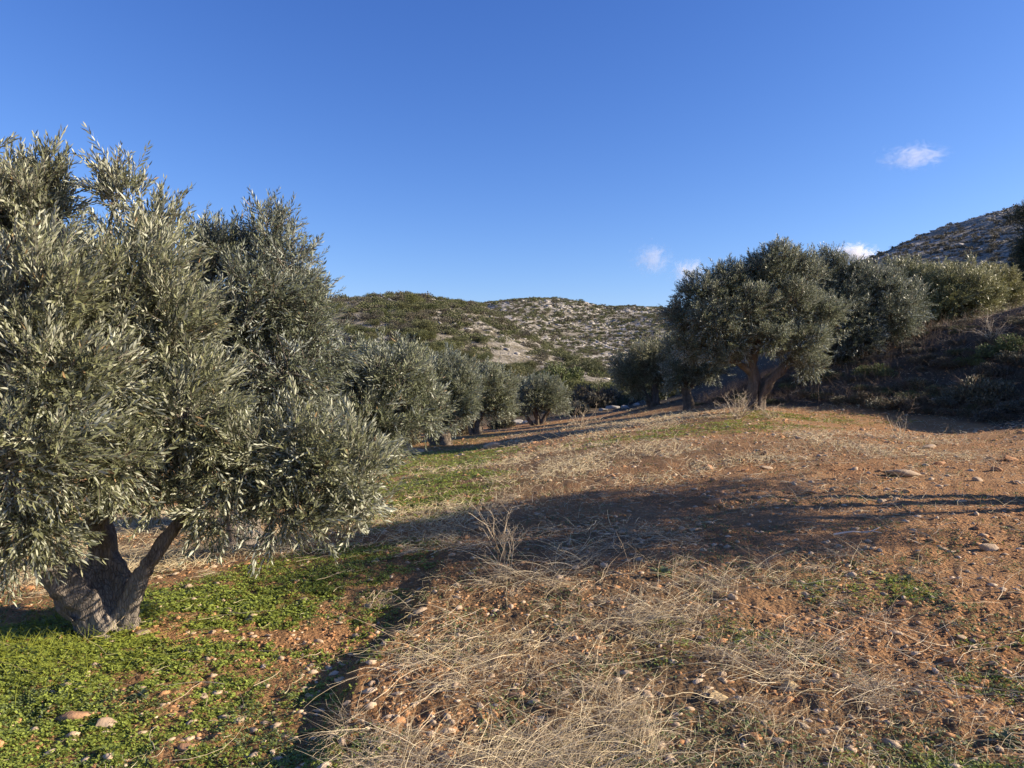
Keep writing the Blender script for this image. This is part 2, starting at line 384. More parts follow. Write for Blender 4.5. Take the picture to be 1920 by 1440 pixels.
def scatter(acc, tpls, P, D, S, roll, m_leaf=0, m_stem=1):
    which = np.arange(len(P)) % len(tpls)
    for w, (V, f3, f4, sf) in enumerate(tpls):
        k = which == w
        if not k.any(): continue
        Rm = rotmats(D[k], roll[k]); X = np.einsum('nij,vj->nvi', Rm, V)*S[k][:, None, None]+P[k][:, None]
        off = (np.arange(k.sum())*len(V))[:, None, None]
        base = acc.n; acc.v.append(X.reshape(-1, 3)); acc.n += X.shape[0]*len(V)
        if f3 is not None:
            F_ = (f3[None]+off).reshape(-1, 3)+base; acc.f3.append(F_); acc.m3.append(np.full(len(F_), m_leaf))
        F_ = (f4[None]+off).reshape(-1, 4)+base; acc.f4.append(F_); acc.m4.append(np.full(len(F_), m_leaf))
        if sf is not None:
            F_ = (sf[None]+off).reshape(-1, 4)+base; acc.f4.append(F_); acc.m4.append(np.full(len(F_), m_stem))

def olive(label, base, lobes, limbs, leafL=.06, density=1.0, fine=False, cat='olive tree', group=None, leafmat=None, seed=1,
          trunk_r=.14, nleaf=16, twigL=.28, bark=None, remesh=0, depth=1.0, name='olive_tree', upr=.75):
    """lobes: (px, py, rx, ry, d) in photo pixels at real distance d; limbs: polylines of (px, py, d, radius)"""
    rg = np.random.default_rng(seed)
    bx, by, bd = base; B = at(bx, by, bd); B[2] = g1(B[0], B[1])-.03
    root = empty(name, B); tag(root, label, cat, group)
    leafmat = leafmat or M_OLIVE; bark = bark or M_BARK
    tpls = [twig_tpl(rg, nleaf, twigL, leafL, fine) for _ in range(7)]
    wood = Acc(); P = []; D = []
    centres = []; brs = []
    for li in limbs:
        pts = np.array([at(a, b_, c_) for a, b_, c_, _ in li])-B; rd = np.array([q[3] for q in li])
        k = max(8, int(len(li)*7)); sp = spline(pts, k); rs = np.interp(np.linspace(0, 1, k), np.linspace(0, 1, len(rd)), rd)
        sp = sp+(rg.random((k, 3))-.5)*rs[:, None]*.22
        tube(wood, sp, rs, 18 if rd[0] > .08 else 9, gnarl=.32 if rd[0] > .06 else .15, seed=rg.uniform(0, 9))
        brs.append(sp)
    allb = np.concatenate(brs)
    zmid = np.mean([at(l[0], l[1], l[4])[2] for l in lobes])-B[2]
    lo_, hi_ = min(l[1] for l in lobes), max(l[1] for l in lobes); drop = min(27, .08*(hi_-lo_)+8)     # shoots rise above their lobe
    for (px, py, rx, ry, d) in lobes:
        py += drop*(hi_-py)/(hi_-lo_)
        C = at(px, py, d)-B; rch = twigL*.5*F/d; rx = max(rx-rch, rx*.5); ry = max(ry-rch, ry*.5); rad = np.array([rx, rx*depth, ry])*d/F
        vol = rad.prod()**(1/3.)
        j = np.argmin(((allb-C)**2).sum(1)); s0 = allb[j]
        c0 = C-np.array([0, 0, rad[2]*.3])
        mid = (s0+c0)/2+rg.normal(0, .06, 3)*vol
        rb = min(.045, .02+.03*vol)
        tube(wood, spline([s0, mid, c0], 7), np.linspace(rb, rb*.6, 7), 6)
        nc = int(46*density*(vol/.4)**2)+7
        u = rg.normal(size=(nc, 3)); u /= np.linalg.norm(u, axis=1)[:, None]
        rr = rg.uniform(.35, 1.0, nc)**.6
        cc = C+u*rad*rr[:, None]
        lead = (rg.random(nc) < .15) & (u[:, 2] > .15); cc[lead, 2] += rg.uniform(.15, .5, lead.sum())*rad[2]
        cc += rg.normal(0, .12, cc.shape)*rad
        # keep foliage off the ground
        gzz = gz(cc[:, 0]+B[0], cc[:, 1]+B[1])-B[2]; ok = cc[:, 2] > gzz+.22
        cc = cc[ok]; u = u[ok]; rr = rr[ok]
        ax = u*.42+np.array([0, 0, upr])*(.55+.45*np.clip((cc[:, 2:3]-zmid)/(rad[2]+.4), -.75, 1))+rg.normal(0, .28, u.shape)
        ax /= np.linalg.norm(ax, axis=1)[:, None]
        for q in range(len(cc)):
            if q % 2 == 0:
                e = cc[q]; s_ = c0+(e-c0)*.12; mm = (s_+e)/2+rg.normal(0, .1, 3)*vol-np.array([0, 0, .05*vol])
                tube(wood, spline([s_, mm, e, e+ax[q]*twigL*1.1], 6), np.linspace(rb*.42, .003, 6), 4, cap=False)
        nt_ = 15 if fine else 13
        t = rg.random((len(cc), nt_))
        sp_ = twigL*1.05
        off = ax[:, None]*(t[..., None]-.35)*sp_*1.15+rg.normal(0, .36, (len(cc), nt_, 3))*sp_*(1.1-.7*t[..., None])
        pp = cc[:, None]+off
        dd = ax[:, None]*.9+rg.normal(0, .45, pp.shape)+off*.6/sp_
        P.append(pp.reshape(-1, 3)); D.append(dd.reshape(-1, 3))
    P = np.concatenate(P); D = np.concatenate(D)
    gzz = gz(P[:, 0]+B[0], P[:, 1]+B[1])-B[2]; ok = P[:, 2] > gzz+.12; P = P[ok]; D = D[ok]
    cr = Acc(); scatter(cr, tpls, P, D, rg.uniform(.7, 1.2, len(P)), rg.uniform(0, 6.28, len(P)))
    c = cr.build('crown', [leafmat, bark], parent=root)
    t = wood.build('trunk', [bark], smooth=True, parent=root)
    if remesh:      # fuse the stems into one skin
        wd = t.modifiers.new('w', 'WELD'); wd.merge_threshold = .0005
        md = t.modifiers.new('r', 'REMESH'); md.mode = 'VOXEL'; md.voxel_size = remesh; md.use_smooth_shade = True
    return root

def L(d, *ls): return [(a, b_, c_, e, d+(q[0] if q else 0)) for a, b_, c_, e, *q in ls]

# the row on the left, nearest first
DA = 5.2
olive('largest olive tree, filling the left edge, its forked grey trunk rising from bright green clover', (195, 1178, DA),
      L(DA, (30,440,95,110,0), (92,335,38,55,.2), (228,340,20,32,.1), (12,360,48,60,.1), (122,500,50,45,.3), (312,440,40,66,.4), (235,520,105,85,0), (60,560,130,110,-.5),
        (-110,450,130,170,0), (-110,720,140,160,-.3), (300,610,100,85,0), (110,690,130,90,-.6), (340,760,105,85,-.1), (60,850,115,90,-.9),
        (-60,950,110,90,-.6), (75,965,62,45,-.7), (0,1020,60,40,-.5), (200,850,95,70,-.5), (300,900,80,60,-.1), (430,850,95,75,.1), (550,850,85,70,.2), (655,870,68,75,.3), (665,950,50,38,.2), (545,950,75,45,.1), (430,940,70,38,0), (240,650,80,70,.9), (20,700,120,120,.7)),
      [[(212,1215,DA,.18), (188,1165,DA,.165), (150,1112,DA-.05,.14), (108,1068,DA-.1,.115), (78,1030,DA-.15,.08), (50,930,DA-.3,.06), (30,780,DA-.4,.04)],
       [(220,1210,DA+.02,.14), (220,1130,DA+.05,.115), (205,1060,DA+.1,.10), (187,980,DA+.1,.09), (195,880,DA+.1,.085), (215,740,DA,.06), (150,560,DA,.045), (95,380,DA,.03)],
       [(228,1180,DA,.085), (248,1120,DA-.05,.062), (285,1050,DA-.05,.05), (332,985,DA,.043), (400,910,DA+.1,.035), (520,870,DA+.2,.03), (640,880,DA+.3,.02)],
       [(205,900,DA+.1,.06), (260,740,DA+.1,.045), (300,560,DA+.2,.035), (310,440,DA+.3,.02)],
       [(215,740,DA,.04), (215,560,DA+.1,.025), (205,430,DA+.15,.014), (232,340,DA+.1,.008)]],
      leafL=0.064, density=1.6, fine=True, seed=11, remesh=.01, nleaf=18, twigL=.2)
DB = 7.6
olive('rounded olive tree close behind the largest one, top right of it against open sky', (455, 1010, DB),
      L(DB, (395,480,62,62,0), (440,470,50,50,.2), (505,430,46,52,.1), (545,500,55,60,0), (470,570,95,80,-.2), (570,580,50,60,0), (400,640,100,90,0), (530,680,85,75,-.2), (600,640,38,45,.1), (420,780,95,80,.2), (540,780,80,60,.2), (330,560,60,60,.4), (330,740,90,80,.6)),
      [[(455,1020,DB,.16), (445,930,DB,.13), (425,850,DB,.10), (430,760,DB,.08), (455,660,DB,.06), (500,540,DB,.035), (505,450,DB,.015)],
       [(425,850,DB,.08), (400,740,DB,.06), (390,600,DB,.04), (395,480,DB,.02)], [(440,900,DB,.07), (490,800,DB,.05), (545,700,DB,.03)]],
      leafL=0.074, density=1.25, fine=False, seed=12, twigL=.23)
DC = 9.8
olive('low spreading olive tree of the left row, its crown touching the ground', (640, 990, DC),
      L(DC, (600,700,60,48,0), (660,690,62,48,.2), (730,690,60,48,0), (780,710,45,50,.3), (640,770,85,60,-.1), (730,770,75,62,0), (690,840,50,45,0), (580,800,60,60,.3), (805,765,25,35,.3)),
      [[(650,1000,DC,.13), (655,900,DC,.10), (665,820,DC,.08), (700,750,DC,.05), (760,720,DC,.03)], [(655,900,DC,.07), (620,800,DC,.05), (600,710,DC,.03)]],
      leafL=0.08, density=1.2, seed=13, twigL=.24)
DD = 22.0
olive('olive tree with short brown V-shaped trunk in shaded grass, left row', (822, 836, DD),
      L(DD, (815,715,48,42), (860,720,38,40,.3), (795,755,50,42), (850,765,44,40,.2), (880,740,18,32,.4), (760,770,32,32,.2), (835,690,35,28,.3)),
      [[(838,842,DD,.2), (830,815,DD,.16), (812,780,DD,.1), (800,740,DD,.06)], [(818,842,DD,.14), (806,812,DD+.1,.1), (790,790,DD+.1,.07), (770,770,DD,.04)], [(830,815,DD,.13), (850,780,DD,.08), (865,735,DD,.04)]],
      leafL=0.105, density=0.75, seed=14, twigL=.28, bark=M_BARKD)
DE = 28.0
olive('slim twin-trunked olive tree, second from the far end of left row', (893, 815, DE),
      L(DE, (915,715,38,32), (945,735,26,38,.3), (895,745,32,32), (930,765,30,25,.2), (885,712,22,26,.5)),
      [[(898,822,DE,.17), (897,798,DE,.13), (905,770,DE,.1), (920,740,DE,.05)], [(888,820,DE,.12), (882,800,DE,.1), (886,775,DE,.07), (880,750,DE,.05)]],
      leafL=0.115, density=0.48, seed=15, twigL=.32, bark=M_BARKD, nleaf=14)
DF = 34.0
olive('small multi-stemmed round olive tree at the far end of left row', (1008, 800, DF),
      L(DF, (1000,728,26,26), (1025,730,28,28,.3), (1050,745,18,24,.5), (990,752,20,22), (1020,758,28,18,.2), (975,722,10,14,.6)),
      [[(1006,805,DF,.15), (1008,785,DF,.12), (1000,765,DF,.09), (995,740,DF,.05)], [(1012,804,DF,.13), (1022,782,DF,.09), (1035,760,DF,.05)], [(1002,803,DF,.1), (990,785,DF,.07), (982,765,DF,.04)]],
      leafL=0.125, density=0.45, seed=16, twigL=.34, bark=M_BARKD, nleaf=14)

# the row on the right
DG = 31.0
olive('olive tree with pale V-shaped trunk at the far end of right row', (1224, 763, DG),
      L(DG, (1180,695,32,30), (1215,670,38,32), (1165,685,18,22,.5), (1195,720,32,20), (1240,665,34,36,.4), (1250,700,30,28,.4)),
      [[(1226,770,DG,.2), (1228,745,DG,.15), (1228,715,DG,.1), (1235,690,DG,.06)], [(1222,768,DG,.13), (1212,742,DG,.1), (1203,725,DG,.07), (1185,705,DG,.04)]],
      leafL=0.115, density=0.5, seed=17, twigL=.34, bark=M_BARKD, nleaf=14)
DH = 26.0
olive('dark olive tree between the V-shaped trunk and the tallest tree of right row', (1290, 768, DH),
      L(DH, (1285,690,34,34), (1320,690,40,32), (1285,650,32,34,.3), (1310,650,38,40,.4), (1262,640,18,22,.6), (1265,705,24,22)),
      [[(1292,776,DH,.2), (1288,745,DH,.15), (1284,715,DH,.1), (1290,680,DH,.06)], [(1288,735,DH,.08), (1310,705,DH,.06), (1325,680,DH,.04)]],
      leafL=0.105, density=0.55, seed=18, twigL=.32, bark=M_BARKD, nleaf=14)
DI = 19.5
olive('tallest olive tree of the right row, thick curved dark trunk dividing low over a mound', (1418, 770, DI),
      L(DI, (1316,530,42,30), (1372,512,42,32,.2), (1430,490,34,36,.2), (1466,468,32,30,.2), (1508,495,34,36,.3), (1280,582,36,26,.2), (1340,585,46,36,-.4), (1405,565,50,40,-.2), (1478,555,46,42), (1535,580,40,42,.3),
        (1308,640,34,26,.1), (1365,640,44,26,-.3), (1440,630,44,24,-.4), (1506,640,44,28,-.1), (1512,684,26,20,-.3), (1300,600,30,30,.8), (1440,590,50,50,1.0), (1370,570,46,46,1.0), (1510,610,40,36,.9), (1350,672,24,16,-.4), (1440,522,46,40,.4), (1475,530,36,36,.9)),
      [[(1410,780,DI,.21), (1413,745,DI,.145), (1413,700,DI,.115), (1404,672,DI,.11), (1385,655,DI,.1), (1350,630,DI,.06)],
       [(1424,778,DI,.16), (1428,745,DI,.115), (1446,712,DI-.1,.105), (1474,685,DI-.1,.10), (1500,655,DI,.07), (1520,610,DI,.05)],
       [(1410,690,DI,.11), (1418,650,DI,.09), (1440,580,DI,.06), (1458,500,DI,.03)], [(1410,700,DI,.08), (1385,680,DI-.1,.07), (1365,676,DI-.1,.05), (1335,660,DI-.1,.03)]],
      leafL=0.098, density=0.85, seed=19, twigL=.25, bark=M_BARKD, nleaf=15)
DJ = 24.5
olive('wide olive tree on the bank right behind the tallest one, with low forked stems', (1530, 672, DJ),
      L(DJ, (1538,500,26,30), (1545,560,34,34), (1558,485,24,28), (1590,502,30,26), (1545,605,34,42,.4), (1630,520,40,38), (1668,534,34,32,.2), (1590,580,55,45,-.2), (1660,590,55,48), (1560,560,40,40,.3), (1600,640,50,30,-.2), (1660,640,38,26), (1560,640,32,28,.3), (1700,560,34,40,.5)),
      [[(1538,676,DJ,.18), (1545,660,DJ,.13), (1565,625,DJ,.09), (1600,570,DJ,.05)], [(1524,676,DJ,.15), (1515,655,DJ,.11), (1505,635,DJ,.08), (1540,590,DJ,.05)], [(1545,660,DJ,.1), (1590,640,DJ,.08), (1650,600,DJ,.05)]],
      leafL=0.11, density=0.68, seed=20, twigL=.32, bark=M_BARKD, nleaf=14)
DK = 30.0
olive('yellowish olive tree on the bank rising just left of the stony hill', (1700, 655, DK),
      L(DK, (1690,502,34,26), (1722,532,34,32), (1695,560,40,38), (1735,575,32,34), (1700,600,36,24,.2), (1742,515,26,28), (1748,545,26,30)),
      [[(1702,660,DK,.2), (1705,625,DK,.14), (1700,580,DK,.09), (1695,520,DK,.04)]],
      leafL=0.12, density=0.5, seed=21, twigL=.34, bark=M_BARKD, leafmat=M_OLIVE2, nleaf=14)
DL = 29.0
olive('broad low olive tree on the bank crest, second from the right end', (1790, 630, DL),
      L(DL, (1762,518,34,30), (1808,525,44,34), (1765,562,40,34), (1835,560,38,34), (1795,585,46,22), (1852,545,22,26)),
      [[(1792,635,DL,.18), (1795,610,DL,.13), (1810,570,DL,.08), (1815,545,DL,.04)], [(1790,615,DL,.1), (1770,580,DL,.06)]],
      leafL=0.12, density=0.52, seed=22, twigL=.34, bark=M_BARKD, leafmat=M_OLIVE2, nleaf=14)
DM = 36.0
olive('partly hidden olive tree at the right end of the bank, beside the dark evergreen', (1872, 610, DM),
      L(DM, (1855,515,30,26), (1888,528,26,26), (1865,545,30,24), (1895,560,24,20)),
      [[(1874,612,DM,.16), (1874,585,DM,.12), (1868,540,DM,.06)]],
      leafL=0.13, density=0.5, seed=23, twigL=.36, bark=M_BARKD, leafmat=M_OLIVE2, nleaf=14)
DN = 45.0
olive('dark evergreen tree cut by the right edge of the photo', (1985, 590, DN),
      L(DN, (1945,440,36,44), (1940,500,42,42), (1990,460,50,70), (1922,385,10,14), (1938,372,14,24), (1905,392,10,7), (2010,540,60,50), (1950,550,38,30)),
      [[(1985,600,DN,.2), (1980,540,DN,.16), (1965,460,DN,.1), (1940,370,DN,.03)]],
      leafL=.13, density=.28, seed=24, twigL=.5, bark=M_BARKD, leafmat=M_DARKLEAF, cat='tree', name='evergreen_tree', nleaf=14)
# olive that stands to the right of the photographer and throws the long shadow over the field
def side_tree():
    X, Y, = 8.1, 7.2
    sc = lambda dx, dy, z: ((X+dx)/(Y+dy)*F+960, HOR-(g1(X, Y)+z-CZ)/(Y+dy)*F, Y+dy)
    def lobe(dx, dy, z, r, rz): p = sc(dx, dy, z); return (p[0], p[1], r*F/p[2], rz*F/p[2], p[2])
    def li(*q): return [(*sc(a, b_, c_), r_) for a, b_, c_, r_ in q]
    b0 = sc(0, 0, 0)
    olive('olive tree beyond the right edge whose long shadow crosses the field', b0,
          [lobe(0,0,2.6,1.1,.7), (lobe(.5,.3,3.1,.8,.6)), lobe(-.4,.8,2.4,.9,.6), lobe(.1,-.8,2.2,.9,.55), lobe(-.2,.2,3.4,.7,.5), lobe(.3,1.2,2.3,.7,.5), lobe(-.5,-1.2,2.5,.7,.5), lobe(.3,-1.0,2.9,.6,.5)],
          [li((0,0,-.1,.16), (0,.05,.6,.13), (.1,.1,1.3,.1), (.1,0,2.2,.06), (0,0,2.9,.03)), li((0,.05,.7,.09), (-.1,.4,1.3,.07), (-.3,.6,2.1,.04)), li((.05,.05,.8,.07), (.3,-.3,1.4,.05), (.2,-.5,2.1,.03))],
          leafL=0.075, density=0.28, seed=31, nleaf=14)
side_tree()

# ------------------------------------------------------------------ shrubs
def bush_mesh(name, n, leaf, mats, seed, flat=.75, stems=0, spiky=0.0, link=False):
    """unit dome: radius 1, height about flat*1.3"""
    rg = np.random.default_rng(seed); k = 7
    c = np.c_[rg.normal(0, .38, k), rg.normal(0, .38, k), rg.uniform(.15, .75, k)*flat]; rr = rg.uniform(.32, .58, k)
    w = rg.integers(0, k, n); u = rg.normal(size=(n, 3)); u /= np.linalg.norm(u, axis=1)[:, None]
    p = c[w]+u*(rr[w]*rg.uniform(.55, 1.05, n))[:, None]*[1, 1, flat]
    p[:, 2] = np.abs(p[:, 2])*.98
    d = u*.8+[0, 0, .7+spiky]+rg.normal(0, .4, (n, 3))
    tri = np.array([[0,0,0], [-.3,.06,.5], [.3,.06,.5], [0,-.08,1.]])
    a = Acc(); scatter(a, [(tri, None, np.array([[0,2,3,1]]), None)], p, d, leaf*rg.uniform(.6, 1.4, n), rg.uniform(0, 6.28, n))
    for _ in range(stems):
        th = rg.uniform(0, 6.28); e = np.array([math.cos(th)*rg.uniform(.3, 1.05), math.sin(th)*rg.uniform(.3, 1.05), rg.uniform(.5, 1.25)*flat])
        tube(a, spline([[0, 0, 0], e*[.4, .4, .6]+rg.normal(0, .05, 3), e], 5), np.linspace(.016, .005, 5), 3, 1, cap=False)
    return a.build(name, mats, link=link)

HS = []
for i, (m_, n_) in enumerate([(M_SHRUB, 900), (M_SHRUB, 900), (M_SHRUB2, 900), (M_SHRUB3, 700), (M_SHRUB, 900)]):
    HS.append(bush_mesh('hillside_shrub', n_*6, .055, [m_, M_BARKD], 100+i, .8).data)
lowHS = [bush_mesh('low', n_, l_, [m_, M_BARKD], 120+i, .75).data for n_, l_ in ((420, .15), (130, .28)) for i, m_ in enumerate([M_SHRUB, M_SHRUB2, M_SHRUB3])]
lowV = []
for me in lowHS:
    v = np.empty(len(me.vertices)*3, np.float32); me.vertices.foreach_get('co', v); lowV.append(v.reshape(-1, 3, order='C'))

def hill_shrubs():
    rg = np.random.default_rng(5)
    n = 140000
    r = np.sqrt(rg.uniform(46**2, 330**2, n)); a = np.radians(rg.uniform(-36, 43, n))
    x, y = r*np.sin(a), r*np.cos(a); z = gz(x, y)
    dn = vnoise(x/9, y/9)*.6+vnoise(x/30+5, y/30)*.5
    ratio = x/y
    left = sst(.12, -.05, ratio)*sst(150, 110, y); low = sst(130, 70, y); rh = sst(.35, .45, ratio)
    p = .13+.03*left+.13*low+.03*rh; p = p*sst(.2, .58, dn)*2.7+.13+.03*left; p = p*(1+.05*left); p = p*(1-.6*rh)
    p *= np.where(r > 200, .75, 1)
    keep = rg.random(n) < p*.55
    # visibility: cull those well behind a crest
    x, y, z, r, left, low, ratio = [q[keep] for q in (x, y, z, r, left, low, ratio)]
    ts = np.linspace(.3, .97, 22); vis = np.ones(len(x), bool)
    for t in ts:
        zz = gz0(x*t, y*t); vis &= (CZ+(z+1.6-CZ)*t > zz-.4)
    x, y, z, r, left, low, ratio = [q[vis] for q in (x, y, z, r, left, low, ratio)]
    s = rg.uniform(.25, .72, len(x))*(1+.35*low+.12*left); s *= np.where(rg.random(len(x)) < .07, 1.7, 1)
    s *= np.where(ratio > .36, 1.05, 1)*np.where(r > 180, 1.15, 1)
    infr = (np.abs(ratio) < .70) & ((ratio > -.27) & (ratio < .26) | (ratio > .46))
    score = s/r*infr
    order = np.argsort(-score)
    print('hill shrubs', len(x))
    first = {}
    for q in order[:290]:
        k = 3 if ratio[q] > .4 and rg.random() < .7 else int(rg.integers(0, 5)) if r[q] > 75 else int(rg.choice([0, 2, 2, 1]))
        right = ratio[q] > .4
        o = bpy.data.objects.new('hillside_shrub', HS[k]); COL.objects.link(o)
        o.location = (x[q], y[q], z[q]-.12*s[q]); o.scale = (s[q]*rg.uniform(.9, 1.3), s[q]*rg.uniform(.9, 1.3), s[q]*rg.uniform(.8, 1.25)); o.rotation_euler[2] = rg.uniform(0, 6.28)
        if right: tag(o, 'dark low shrub clinging to the shaded stony hill at the right', 'shrub', 'shrubs on the shaded right hill')
        elif r[q] < 95: tag(o, 'leafy green bush on the lower slope behind the olive rows', 'shrub', 'bushes along the foot of the hill')
        else: tag(o, 'dark green shrub on the pale rocky hillside', 'shrub', 'shrubs on the rocky hillside')
    rest = order[290:]
    acc = Acc(); th = rg.uniform(0, 6.28, len(x)); kk = rg.choice([0, 0, 1, 2, 2], len(x)); kk[ratio > .4] = 2
    for t_ in range(6):
        q = rest[(kk[rest] == t_ % 3) & ((r[rest] < 150) == (t_ < 3))]; V = lowV[t_]; nf = len(V)//4
        c_, s_ = np.cos(th[q]), np.sin(th[q])
        X = (V[None, :, 0]*c_[:, None]-V[None, :, 1]*s_[:, None])*s[q][:, None]*1.1+x[q][:, None]
        Y = (V[None, :, 0]*s_[:, None]+V[None, :, 1]*c_[:, None])*s[q][:, None]*1.1+y[q][:, None]
        Z = V[None, :, 2]*s[q][:, None]*.95+(z[q]-.12*s[q])[:, None]
        fc = np.array([[0, 2, 3, 1]])+np.arange(nf)[:, None]*4
        acc.add(np.stack([X, Y, Z], -1).reshape(-1, 3), (fc[None]+(np.arange(len(q))*len(V))[:, None, None]).reshape(-1, 4), t_ % 3)
    tag(acc.build('hillside_scrub', [M_SHRUB, M_SHRUB2, M_SHRUB3]), 'dense mass of small dark bushes scattered over the far hillsides', 'scrub', kind='stuff')
hill_shrubs()
for me in lowHS: bpy.data.meshes.remove(me)

# ------------------------------------------------------------------ stones
def rock_mesh(rg, sub=2, rough=.25, flat=.6, sharp=6):
    import bmesh
    bm = bmesh.new(); bmesh.ops.create_icosphere(bm, subdivisions=sub, radius=1)
    v = np.array([q.co[:] for q in bm.verts]); f = np.array([[w.index for w in q.verts] for q in bm.faces]); bm.free()
    for _ in range(sharp):           # chop with random planes for angular faces
        n_ = rg.normal(size=3); n_ /= np.linalg.norm(n_); d = rg.uniform(.4, .8); k = v@n_; over = np.clip(k-d, 0, None); v = v-over[:, None]*n_*.92
    v = v*(1+rough*.35*(rg.random((len(v), 1))-.5)); v = v*[1, rg.uniform(.6, .95), flat]
    return v, f
def rockfield(name, label, cat, x, y, s, material, sub, sink=.25, sd=3, flat=(.35, .8), types=8, elong=1.5):
    rg = np.random.default_rng(sd); acc = Acc(); z = gz(x, y); th = rg.uniform(0, 6.28, len(x)); w = rg.integers(0, types, len(x))
    for t in range(types):
        v, f = rock_mesh(rg, sub, .3, rg.uniform(*flat), 5 if sub > 1 else 4); q = w == t
        el = rg.uniform(1, elong)
        c_, s_ = np.cos(th[q])[:, None], np.sin(th[q])[:, None]; S = s[q][:, None]
        X = (v[None, :, 0]*el*c_-v[None, :, 1]*s_)*S+x[q][:, None]; Y = (v[None, :, 0]*el*s_+v[None, :, 1]*c_)*S+y[q][:, None]
        Z = v[None, :, 2]*S+z[q][:, None]+S*(sink*.3-.12)
        acc.add(np.stack([X, Y, Z], -1).reshape(-1, 3), (f[None]+(np.arange(q.sum())*len(v))[:, None, None]).reshape(-1, 3))
    return tag(acc.build(name, [material]), label, cat, kind='stuff')
def sample_view(rg, n, d0, d1, p=1.0, margin=.74):
    """points spread evenly over what the field of view covers, nearer ones denser (p=1 -> density ~ 1/d)"""
    d = d0*(d1/d0)**rg.random(n) if p == 1 else np.sqrt(rg.uniform(d0*d0, d1*d1, n))
    return rg.uniform(-margin, margin, n)*d, d

rg = np.random.default_rng(41)
# clods and pebbles of the ploughed soil
x, y = sample_view(rg, 60000, 2.2, 26)
g = m_green(x, y); st = m_straw(x, y); keep = (rg.random(len(x)) < (1-.6*g)*(1-.35*st)*(.15+1.1*sst(.36, .64, vnoise(x*2.1, y*2.1)))) & (x > -1.5-.62*y)
x, y = x[keep], y[keep]
s = (.004+.010*rg.random(len(x))**2.5)*(1+.12*y); s[rg.random(len(x)) < .06] *= 2.3; s *= .95
rockfield('soil_clods', 'crumbly orange clods and pebbles strewn over the ploughed soil', 'clods', x, y, s, M_CLOD, 0, sd=42)
x, y = sample_view(rg, 3800, 2.2, 24); s = (.010+.020*rg.random(len(x))**2.2)*(1+.05*y)
rockfield('field_pebbles', 'small pale pebbles sprinkled across the field', 'pebbles', x, y, s, M_STONE, 1, sd=43)
# pale limestone on the hills
n = 60000
r = np.sqrt(rg.uniform(60**2, 300**2, n)); a = np.radians(rg.uniform(-34, 42, n)); x, y = r*np.sin(a), r*np.cos(a)
pk = sst(.42, .58, vnoise(x/11+3, y/11)*.6+vnoise(x/4, y/4)*.45)*(.55+.45*sst(90, 170, y)); k = rg.random(n) < pk
x, y, r = x[k], y[k], r[k]
rockfield('limestone_outcrops', 'white limestone outcrops showing between the shrubs on the hills', 'outcrops', x, y, (.10+.42*rg.random(len(x))**2.2)*(.7+r/260), M_LIME, 1, sd=44, flat=(.3, .6), elong=2.2)

def stone(px, py, wpx, label, material=M_STONE, flat=.6, group=None, seed=0, el=1.3, d=None):
    """a single stone whose foot shows at the pixel px, py"""
    lo, hi = 1.5, 60.0
    for d_ in np.geomspace(2, 60, 400):
        X = (px-960)/F*d_; zr = CZ+(HOR-py)/F*d_
        if gz0(X, d_)[0] > zr: break
    d_ = d or d_
    X = (px-960)/F*d_; s = wpx/F*d_/2
    rg = np.random.default_rng(seed+int(px*7+py)); v, f = rock_mesh(rg, 3, .14, flat, 16); v = v*[el, 1, 1]*s*1.1
    v = v*(1+.06*(vnoise(v[:, 0]/s*3+5, v[:, 1]/s*3, v[:, 2]/s*3)[:, None]-.5)*2)
    o = mk('stone', v, f, material); o.location = (X, d_, g1(X, d_)+s*flat*.08); o.rotation_euler = (rg.uniform(-.2, .2), rg.uniform(-.2, .2), rg.uniform(-.4, .4))
    tag(o, label, 'stone', group); return o
M_STONEY = stone_material('yellow_stone', (.50, .36, .18), (.66, .52, .30))
M_STONEO = stone_material('orange_stone', (.42, .22, .11), (.56, .34, .19))
